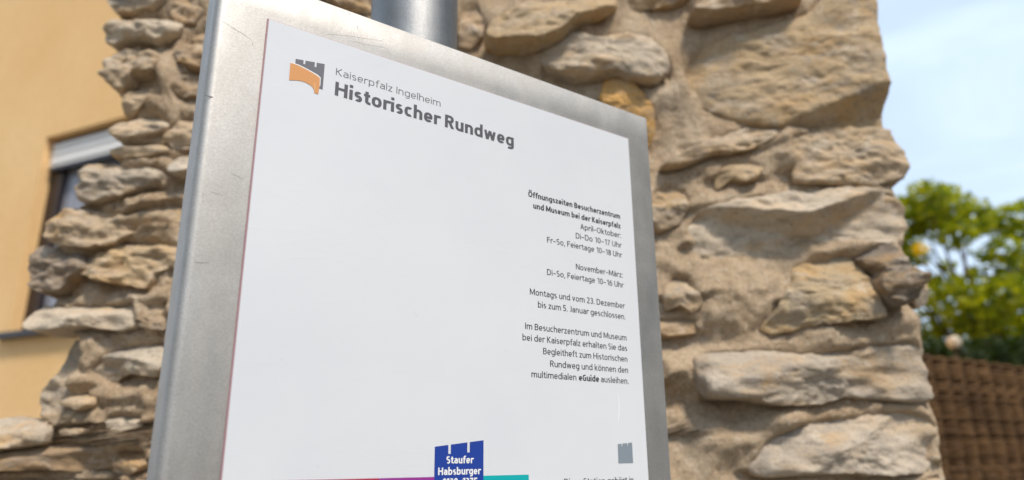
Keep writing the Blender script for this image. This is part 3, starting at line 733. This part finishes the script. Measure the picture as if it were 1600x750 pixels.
# a condensed humanist sans drawn as strokes: cap height 1, x height .73
XH, ASC, DESC = .73, 1.05, -.27
def _arc(cx, cy, rx, ry, a0, a1, p=2.35, n=None):
    n = n or max(4, int(abs(a1 - a0) / 11)); out = []
    for k in range(n + 1):
        a = R(a0 + (a1 - a0) * k / n); c, s = math.cos(a), math.sin(a)
        out.append((cx + rx * math.copysign(abs(c) ** (2 / p), c), cy + ry * math.copysign(abs(s) ** (2 / p), s)))
    return out
def glyph(ch, w):
    """strokes (polylines), slanted bars as quads, and the width of a letter drawn with stroke width w"""
    h = w / 2; X = XH; S = []; Q = []; k = .35 * (w - .12)
    xt, ct = X - h * .95, 1 - h * .95; b = h * .95
    def stem(x, y0, y1): S.append([(x, y0), (x, y1)])
    def bar(x0, x1, y): S.append([(x0, y), (x1, y)])
    def sl(x0, y0, x1, y1, f=1.0):
        hw = h * f * math.hypot(x1 - x0, y1 - y0) / abs(y1 - y0); Q.append([(x0 - hw, y0), (x0 + hw, y0), (x1 + hw, y1), (x1 - hw, y1)])
    def dots(cx, y, g): 
        for d in (-g, g): S.append([(cx + d, y - h * 1.1), (cx + d, y + h * 1.1)])
    def bowl(W): S.append(_arc(W / 2, X / 2, W / 2 - h, X / 2 - b, 0, 360, 2.5, 30))
    def arch(x0, x1): S.append([(x0, X * .5)] + _arc((x0 + x1) / 2, X - .30, (x1 - x0) / 2, .30 - b, 180, 0) + [(x1, 0)])
    if ch == ' ': return [], [], .16
    if ch in 'nhmr':
        stem(h, 0, ASC if ch == 'h' else X)
        if ch == 'm': W = .86 + 2 * k; m = W / 2; arch(h, m); arch(m, W - h)
        elif ch == 'r': W = .33 + k; S.append([(h, X * .5)] + _arc(h + .25, X - .28, .25, .28 - b, 180, 72))
        else: W = .52 + k; arch(h, W - h)
    elif ch == 'u' or ch == 'U':
        W = .52 + k if ch == 'u' else .62 + k; t = X if ch == 'u' else 1
        S.append([(h, t)] + _arc(W / 2, .30, W / 2 - h, .30 - b, 180, 360) + [(W - h, t if ch == 'U' else X * .5)])
        if ch == 'u': stem(W - h, 0, X)
    elif ch in 'oöpbdgq':
        W = .55 + k; bowl(W)
        if ch == 'ö': dots(W / 2, .93, .13)
        if ch == 'b': stem(h, 0, ASC)
        if ch == 'p': stem(h, DESC, X)
        if ch == 'd': stem(W - h, 0, ASC)
        if ch == 'g': S.append([(W - h, X), (W - h, -.02)] + _arc(W / 2 - .01, -.02, W / 2 - h + .01, .25 - b, 0, -125))
    elif ch == 'c': W = .44 + k; S.append(_arc(W / 2 + .04, X / 2, W / 2 - h + .04, X / 2 - b, 52, 308, 2.5))
    elif ch == 'e':
        W = .52 + k; S.append(_arc(W / 2, X / 2, W / 2 - h, X / 2 - b, 0, 318, 2.5)); bar(h, W - h * .3, X * .48)
    elif ch in 'aä':
        W = .49 + k; S.append(_arc(W / 2 - .02, X - .25, W / 2 - h + .02, .25 - b, 140, 0) + [(W - h, 0)])
        S.append([(W - h, X * .575)] + _arc(W / 2 + .01, X * .575 / 2 + b / 2, W / 2 - h + .01, (X * .575 - b) / 2, 90, 270) + [(W - h, .16)])
        if ch == 'ä': dots(W / 2, .93, .12)
    elif ch in 'sS':
        W, t = (.41 + k, X) if ch == 's' else (.50 + k, 1.0); m = t * .515; u = (t - b + m) / 2; lo = (m + b) / 2
        S.append(_arc(W / 2, u, W / 2 - h, t - b - u, 42, 262, 2.3) + _arc(W / 2, lo, W / 2 - h, m - lo, 82, -138, 2.3))
    elif ch == 't': W = .33 + k; S.append([(.13 + h * .4, .93), (.13 + h * .4, .24)] + _arc(.13 + h * .4 + .17, .22, .17, .22 - b, 180, 285)); bar(0, W, X - h * .9)
    elif ch == 'f': W = .33 + k; S.append([(.12 + h * .4, 0), (.12 + h * .4, .80)] + _arc(.12 + h * .4 + .18, .80, .18, ASC - b - .80, 180, 72)); bar(0, W - .01, X - h * .9)
    elif ch in 'il':
        W = w; stem(h, 0, ASC if ch == 'l' else X)
        if ch == 'i': S.append([(h, .90 - h * .3), (h, .90 + h * 1.9)])
    elif ch == 'k': W = .48 + k; stem(h, 0, ASC); sl(h * 2, X * .46, W - h * 1.2, X); sl(W - h * 1.1, 0, h * 2 + .06, X * .56)
    elif ch == 'v': W = .50 + k; sl(W / 2, 0, h * 1.05, X); sl(W / 2, 0, W - h * 1.05, X)
    elif ch == 'w': W = .78 + k * 2; a = W * .27; sl(a, 0, h, X, .95); sl(a, 0, W / 2, X, .95); sl(W - a, 0, W / 2, X, .95); sl(W - a, 0, W - h, X, .95)
    elif ch == 'z': W = .42 + k; bar(.01, W - .01, X - h); bar(0, W, h); sl(h * 1.3, w * .9, W - h * 1.3, X - w * .9)
    elif ch == 'H': W = .66 + k; stem(h, 0, 1); stem(W - h, 0, 1); bar(h, W - h, .53)
    elif ch == 'I': W = w; stem(h, 0, 1)
    elif ch == 'K': W = .58 + k; stem(h, 0, 1); sl(h * 2.2, .47, W - h * 1.3, 1); sl(W - h * 1.1, 0, h * 2 + .05, .60)
    elif ch in 'RBPD':
        stem(h, 0, 1)
        if ch == 'D': W = .64 + k; S.append([(h, ct)] + _arc(W * .42, .5, W - h - W * .42, .5 - b, 90, -90) + [(h, b)])
        else:
            W = .57 + k; m = .50 if ch == 'R' else .53; c = W * .5
            S.append([(h, ct)] + _arc(c, (ct + m) / 2, W - h - c - .02, (ct - m) / 2, 90, -90) + [(h, m)])
            if ch == 'B': S.append([(c, m)] + _arc(c, (m + b) / 2, W - h - c, (m - b) / 2, 90, -90) + [(h, b)])
            if ch == 'R': sl(W - h * 1.0, 0, W * .50, m)
    elif ch in 'EF':
        W = .48 + k; stem(h, 0, 1); bar(h, W, 1 - h); bar(h, W - .04, .53)
        if ch == 'E': bar(h, W, h)
    elif ch == 'G': W = .62 + k; S.append(_arc(W / 2 + .04, .5, W / 2 - h + .03, .5 - b, 55, 318, 2.5)); S.append([(W * .55, .48), (W - h, .48), (W - h, .10)])
    elif ch == 'M': W = .80 + k * 1.5; stem(h, 0, 1); stem(W - h, 0, 1); sl(W / 2, .12, h * 1.2, 1, .9); sl(W / 2, .12, W - h * 1.2, 1, .9)
    elif ch == 'N': W = .66 + k; stem(h, 0, 1); stem(W - h, 0, 1); sl(W - h, 0, h, 1)
    elif ch in 'OÖ':
        W = .68 + k; S.append(_arc(W / 2, .5, W / 2 - h, .5 - b, 0, 360, 2.45, 32))
        if ch == 'Ö': dots(W / 2, 1.17, .14)
    elif ch == 'A': W = .62 + k; sl(h * 1.05, 0, W / 2, 1); sl(W - h * 1.05, 0, W / 2, 1); bar(W * .22, W * .78, .30)
    elif ch == 'J': W = .30 + k; S.append([(W - h, 1), (W - h, .18)] + _arc(W - h - .2, .18, .2, .18 - b, 0, -85))
    elif ch == '0': W = .52 + k; S.append(_arc(W / 2, .5, W / 2 - h, .5 - b, 0, 360, 2.4, 30))
    elif ch == '1': W = .40 + k; x = .26 + h; stem(x, 0, 1); sl(.10, .80, x, 1.0, .9)
    elif ch == '2': W = .50 + k; S.append(_arc(W / 2 - .01, .72, W / 2 - h, .28 - b, 150, -25, 2.2) + [(h * 1.5, w * .7)]); bar(.01, W, h)
    elif ch == '3': W = .49 + k; S.append(_arc(W / 2 - .03, .755, W / 2 - h, .245 - b, 140, -88, 2.2)); S.append([(W * .35, .53)] + _arc(W / 2 - .03, .265 + b / 2, W / 2 - h + .03, .265 - b / 2, 88, -140, 2.2))
    elif ch == '5': W = .49 + k; S.append([(W - .02, 1 - h), (h * 1.3, 1 - h), (h * 1.1, .56)] + _arc(W / 2 - .03, .31, W / 2 - h + .03, .31 - b, 105, -140, 2.2))
    elif ch == '6': W = .52 + k; S.append(_arc(W / 2, .32, W / 2 - h, .32 - b, 0, 360, 2.3, 28)); S.append([(W * .86, ct)] + _arc(W * .86, .34, W * .86 - h, ct - .34, 100, 180, 2.2))
    elif ch == '7': W = .48 + k; bar(0, W, 1 - h); sl(W * .32, 0, W - h * 1.3, 1 - w * .8)
    elif ch == '8': W = .52 + k; S.append(_arc(W / 2, .755, W / 2 - h - .02, .245 - b * .9, 0, 360, 2.2, 26)); S.append(_arc(W / 2, .27, W / 2 - h, .27 - b, 0, 360, 2.2, 26))
    elif ch == '–': W = .46; bar(0, W, .40)
    elif ch == '.': W = w * 1.1; S.append([(h, 0), (h, w * 1.15)])
    elif ch == ':': W = w * 1.1; S.append([(h, 0), (h, w * 1.15)]); S.append([(h, X - w * 1.15), (h, X)])
    elif ch == ',': W = w * 1.2; sl(h * .6, -.16, h * 1.3, w * 1.1, .9)
    else: raise ValueError(ch)
    return S, Q, W

def stroke_quads(P, w):
    P = [np.array(p, float) for p in P]; L = []; closed = np.linalg.norm(P[0] - P[-1]) < 1e-6; n = len(P)
    for i, p in enumerate(P):
        a = P[i - 1] if i > 0 else (P[-2] if closed else P[0]); c = P[i + 1] if i < n - 1 else (P[1] if closed else P[-1])
        t1 = p - a; t2 = c - p
        t1 = t1 / (np.linalg.norm(t1) or 1); t2 = t2 / (np.linalg.norm(t2) or 1)
        t = t1 + t2; t = t / (np.linalg.norm(t) or 1); m = np.array([-t[1], t[0]])
        ref = t2 if np.linalg.norm(t2) > .5 else t1
        s = min(1.5, 1 / max(.4, abs(m @ np.array([-ref[1], ref[0]])))); L.append((p + m * w / 2 * s, p - m * w / 2 * s))
    return [(L[i][0], L[i][1], L[i + 1][1], L[i + 1][0]) for i in range(n - 1)]

def lettering(name, lines, mat, lift=.00015):
    """lines: (text, u0, u1, baseline v, cap height, stroke width)"""
    V = []; F = []
    for txt, u0, u1, v, cap, w in lines:
        x = 0; quads = []; sb = .118 - .32 * (w - .12)
        for ch in txt:
            S, Q, W = glyph(ch, w)
            lv = 0
            for P in S:
                for q in stroke_quads(P, w): quads.append((lv, [(x + p[0], p[1]) for p in q]))
                lv += 1
            for q in Q: quads.append((lv, [(x + p[0], p[1]) for p in q])); lv += 1
            x += W + sb
        x -= sb; sx = (u1 - u0) / x
        for lv, q in quads:
            A = sum(q[i][0] * q[(i + 1) % 4][1] - q[(i + 1) % 4][0] * q[i][1] for i in range(4))
            if A < 0: q = q[::-1]
            i = len(V); V += [s3(u0 + p[0] * sx, v + p[1] * cap, lift + lv * .000012) for p in q]; F.append((i, i + 1, i + 2, i + 3))
    me = mesh(name, V, F)
    if len(me.polygons) and Vector(me.polygons[0].normal).dot(Vector(SN)) < 0: me.flip_normals()
    return on_panel(link(name, me, mat))

def ln(txt, l, r, cap, off=.118):
    a, b = sp(l), sp(r); return (txt, a[0], b[0], (a[1] + b[1]) / 2, cap, off)
def caph(p, q): return sp(p)[1] - sp(q)[1]
cap_l = caph((524.6, 105.7), (524.6, 116.9)); cap_h = caph((523.6, 130.1), (523.6, 151.9))
lettering('heading', [ln('Historischer Rundweg', (522.6, 151.8), (802.7, 226.5), cap_h, .19)], I_HEAD)
lettering('place_name', [ln('Kaiserpfalz Ingelheim', (524.6, 116.9), (688.2, 166.7), cap_l, .088)], I_LIGHT)
CB = caph((829, 451.6), (829, 461.1))
body = [('Öffnungszeiten Besucherzentrum', 825.5, 308.3, 968.8, 341, .185), ('und Museum bei der Kaiserpfalz', 833.2, 326, 969.5, 356.8, .185),
        ('April–Oktober:', 907, 358.7, 970.2, 371.2, .122), ('Di–Do 10–17 Uhr', 899.7, 372.9, 971, 386.8, .122), ('Fr–So, Feiertage 10–18 Uhr', 854.8, 379.6, 971.7, 401.9, .122),
        ('November–März:', 899.9, 421.1, 973.1, 433.6, .122), ('Di–So, Feiertage 10–16 Uhr', 854.8, 430, 974.1, 449.2, .122),
        ('Montags und vom 23. Dezember', 827.9, 461.1, 976, 481.3, .122), ('bis zum 5. Januar geschlossen.', 840.6, 481.3, 977, 498.3, .122),
        ('Im Besucherzentrum und Museum', 820.5, 514.9, 978.9, 531.2, .122), ('bei der Kaiserpfalz erhalten Sie das', 816.4, 532.2, 979.8, 548, .122),
        ('Begleitheft zum Historischen', 848.6, 554, 980.3, 564.8, .122), ('Rundweg und können den', 859.6, 573.4, 981.3, 582.6, .122)]
L14v = (sp((830.3, 589))[1] + sp((982.2, 600.3))[1]) / 2
lettering('opening_hours', [ln(t, (a, b), (c, d), CB, o) for t, a, b, c, d, o in body] +
          [('multimedialen', sp((830.3, 589))[0], sp((900.5, 594))[0], L14v, CB, .122), ('eGuide', sp((904.5, 594))[0], sp((936, 597))[0], L14v, CB, .185), ('ausleihen.', sp((939, 597))[0], sp((982.2, 600.3))[0], L14v, CB, .122)], I_TEXT)
lettering('station_line', [ln('Diese Station gehört in', (881.6, 757.6), (990, 755.8), CB, .122)], I_TEXT)

def shape(name, pts, mat, lift, uv=False):
    bm = bmesh.new(); vs = [bm.verts.new(Vector(s3(*(p if uv else sp(p)), lift))) for p in pts]
    f = bm.faces.new(vs); f.normal_update()
    if f.normal.dot(Vector(SN)) < 0: f.normal_flip()
    bmesh.ops.triangulate(bm, faces=bm.faces)
    me = bpy.data.meshes.new(name); bm.to_mesh(me); bm.free(); return on_panel(link(name, me, mat))
def z9(x, y): return (440 + x / 9.375, 80 + y / 9.375)
shape('emblem_tower', [z9(*p) for p in ((205,112),(322,133),(318,186),(345,191),(350,138),(487,163),(482,230),(508,235),(515,169),(632,190),(600,565),(545,545),(380,300),(200,200))], I_GREY, .00014)
shape('emblem_wall_outline', [z9(*p) for p in ((128,160),(250,198),(350,247),(450,302),(530,348),(572,388),(566,500),(556,520),(540,400),(120,175))], I_WHITE, .00022)
shape('emblem_wall', [z9(*p) for p in ((128,172),(190,190),(250,213),(350,262),(450,318),(520,363),(560,395),(556,500),(535,630),(478,612),(474,570),(455,530),(425,500),(370,468),(300,440),(220,427),(108,425))], I_ORANGE, .00030)
shape('emblem_highlight', [z9(*p) for p in ((478,455),(492,470),(494,540),(484,600),(479,560))], ink('pale orange ink', (0.72, 0.42, 0.22)), .00036)
def z7(x, y): return (640 + x / 7.27, 670 + y / 7.27)
bl, br = sp((678.3, 745))[0], sp((755.2, 742))[0]; vb = sp((640, 746.1))[1]; low = vb - .036
tl, tr = sp(z7(285, 203)), sp(z7(840, 130))
def topv(u): return tl[1] + (tr[1] - tl[1]) * (u - tl[0]) / (tr[0] - tl[0])
n1a, n1b, n1d = sp(z7(440, 185))[0], sp(z7(468, 181))[0], sp(z7(454, 285))[1]
n2a, n2b, n2d = sp(z7(655, 153))[0], sp(z7(683, 150))[0], sp(z7(668, 268))[1]
shape('blue_tab', [(bl, low), (bl, tl[1]), (n1a, topv(n1a)), (n1a, n1d), (n1b, n1d), (n1b, topv(n1b)), (n2a, topv(n2a)), (n2a, n2d), (n2b, n2d), (n2b, topv(n2b)), (br, tr[1]), (br, low)], I_BLUE, .00022, True)
capS = caph(z7(418, 313), z7(418, 397))
lettering('tab_lettering', [ln('Staufer', (697.2, 724.7), (739, 723.4), capS, .185), ln('Habsburger', (684.2, 742.4), (750.4, 740.9), capS, .185), ln('1138–1375', (691, 759.5), (745.5, 757.5), capS, .185)], I_WHITE, .00034)
lb = vb - .022; ur = sp((592.2, 748.5))[0]; ut = sp(z7(1352, 517))[0]
shape('red_bar', [(pu0 + .02, lb), (pu0 + .02, vb), (ur, vb), (ur, lb)], I_RED, .00014, True)
shape('purple_bar', [(ur, lb), (ur, vb), (bl, vb), (bl, lb)], I_PURPLE, .00014, True)
shape('teal_bar', [(br, lb), (br, vb), (ut, vb), (ut, lb)], I_TEAL, .00014, True)
def z5(x, y): return (820 + x / 5, 600 + y / 5)
shape('tower_symbol', [z5(*p) for p in ((725,470),(754,466),(758,494),(762,465),(799,461),(803,489),(807,460),(837,457),(846,618),(731,620))], I_CASTLE, .00014)
def sliver(pts, w, lift, mat, name, par='panel'):
    bm = bmesh.new(); L = []; Rr = []
    Q = [sp(p, lift) for p in pts]
    for i, q in enumerate(Q):
        a, b = Q[max(i - 1, 0)], Q[min(i + 1, len(Q) - 1)]; t = (b - a) / (np.linalg.norm(b - a) + 1e-9)
        ww = w * (0.35 if i in (0, len(Q) - 1) else 1) / 2
        L.append(bm.verts.new(Vector(s3(q[0] - t[1] * ww, q[1] + t[0] * ww, lift)))); Rr.append(bm.verts.new(Vector(s3(q[0] + t[1] * ww, q[1] - t[0] * ww, lift))))
    for i in range(len(Q) - 1): bm.faces.new((L[i], L[i + 1], Rr[i + 1], Rr[i]))
    for f in bm.faces:
        f.normal_update()
        if f.normal.dot(Vector(SN)) < 0: f.normal_flip()
    me = bpy.data.meshes.new(name); bm.to_mesh(me); bm.free(); o = link(name, me, mat)
    if par == 'panel': return on_panel(o)
    o.parent = fr; return o
M_SCR2 = flat('bright scuff', (0.86, 0.86, 0.86), 0.25)
sliver([(966, 614), (967.2, 630), (967.5, 642), (966.8, 650), (966, 661)], .0011, .00012, M_SCR2, 'scuff')
for a, b in (((789,548),(791.5,550)), ((530,408),(532,409)), ((952,320),(953.5,324)), ((497,728),(498,731)), ((648,490),(652,494)), ((440,560),(441,563))): sliver([a, b], .0006, .00012, flat('speck', (0.42, 0.41, 0.42), 0.5), 'speck')
FL = -PT + .00006
def t3(x, y): return (300 + x * .26667, y * .26667)
def t6(x, y): return (520 + x / 6.1538, y / 6.1538)
sliver([t3(175,120), t3(240,165), t3(300,200), t3(357,240)], .00028, FL, M_SCRATCH, 'scratch', 'f')
sliver([t3(357,240), t3(353,258), t3(362,272)], .00030, FL, M_SCRATCH, 'scratch', 'f')
sliver([t3(228,258), t3(248,271)], .00030, FL, M_SCRATCH, 'scratch', 'f')
M_FAINT = flat('faint scratch', (0.34, 0.33, 0.32), 0.6)
sliver([t6(-75,335), t6(0,330), t6(160,345), t6(300,368), t6(470,393)], .00024, FL, M_FAINT, 'scratch', 'f')
sliver([t6(455,398), t6(493,378)], .0003, FL, M_SCRATCH, 'scratch', 'f')
sliver([t6(200,395), t6(330,430), t6(480,452), t6(545,480), t6(540,505), t6(500,520)], .00024, FL, M_FAINT, 'scratch', 'f')
sliver([t6(232,235), t6(240,270), t6(250,298)], .0004, FL, M_SCRATCH, 'scratch', 'f')
sliver([t6(75,258), t6(85,275)], .0004, FL, M_SCRATCH, 'scratch', 'f')
sliver([t6(150,110), t6(160,135), t6(175,145)], .0004, FL, M_SCRATCH, 'scratch', 'f')
for x in (125, 150, 172, 195, 225, 262): sliver([t6(x, 300), t6(x + 22, 370), t6(x + 30, 440)], .00022, FL, M_FAINT, 'scratch', 'f')
for pts in (((303,409),(312,411),(327,410)), ((317,301),(317,307)), ((316,313),(318,318)), ((296,466),(299,462)), ((273,618),(280,616)), ((270,650),(274,652)), ((330,300),(347,306)), ((360,270),(380,280)), ((356,498),(360,501))):
    sliver(list(pts), .0005, FL, M_SCRATCH, 'scratch', 'f')
sliver([(320.5,149),(328,150.5),(333,152)], .0010, FL, M_SCRATCH, 'scratch', 'f')

# post
bm = bmesh.new(); 
def ring_lathe(bm, prof, n=64):
    rs = [[bm.verts.new(Vector((post_axis[0] + r * math.cos(2 * math.pi * k / n), post_axis[1] + r * math.sin(2 * math.pi * k / n), zq))) for k in range(n)] for r, zq in prof]
    for a, b in zip(rs, rs[1:]):
        for k in range(n): bm.faces.new((a[k], a[(k + 1) % n], b[(k + 1) % n], b[k]))
    bm.faces.new(rs[0][::-1]); bm.faces.new(rs[-1])
ring_lathe(bm, [(PR, 0), (PR, 1.0), (PR, 2.30)]); 
po = place(obj_bm('post', bm, M_POST, smooth=True), sign); md = po.modifiers.new('edge', 'EDGE_SPLIT'); md.split_angle = R(40)
bm = bmesh.new(); ring_lathe(bm, [(PR + .003, 2.29), (PR + .003, 2.312), (PR - .004, 2.322), (.008, 2.326)])
place(obj_bm('post_cap', bm, M_POST, smooth=True), sign)
for v in (fv1 - .10, fv0 + .10):
    bm = bmesh.new(); ring_lathe(bm, [(PR + .0035, EYE[2] + v - .018), (PR + .0035, EYE[2] + v + .018)])
    place(obj_bm('clamp', bm, M_POST, smooth=False), sign)
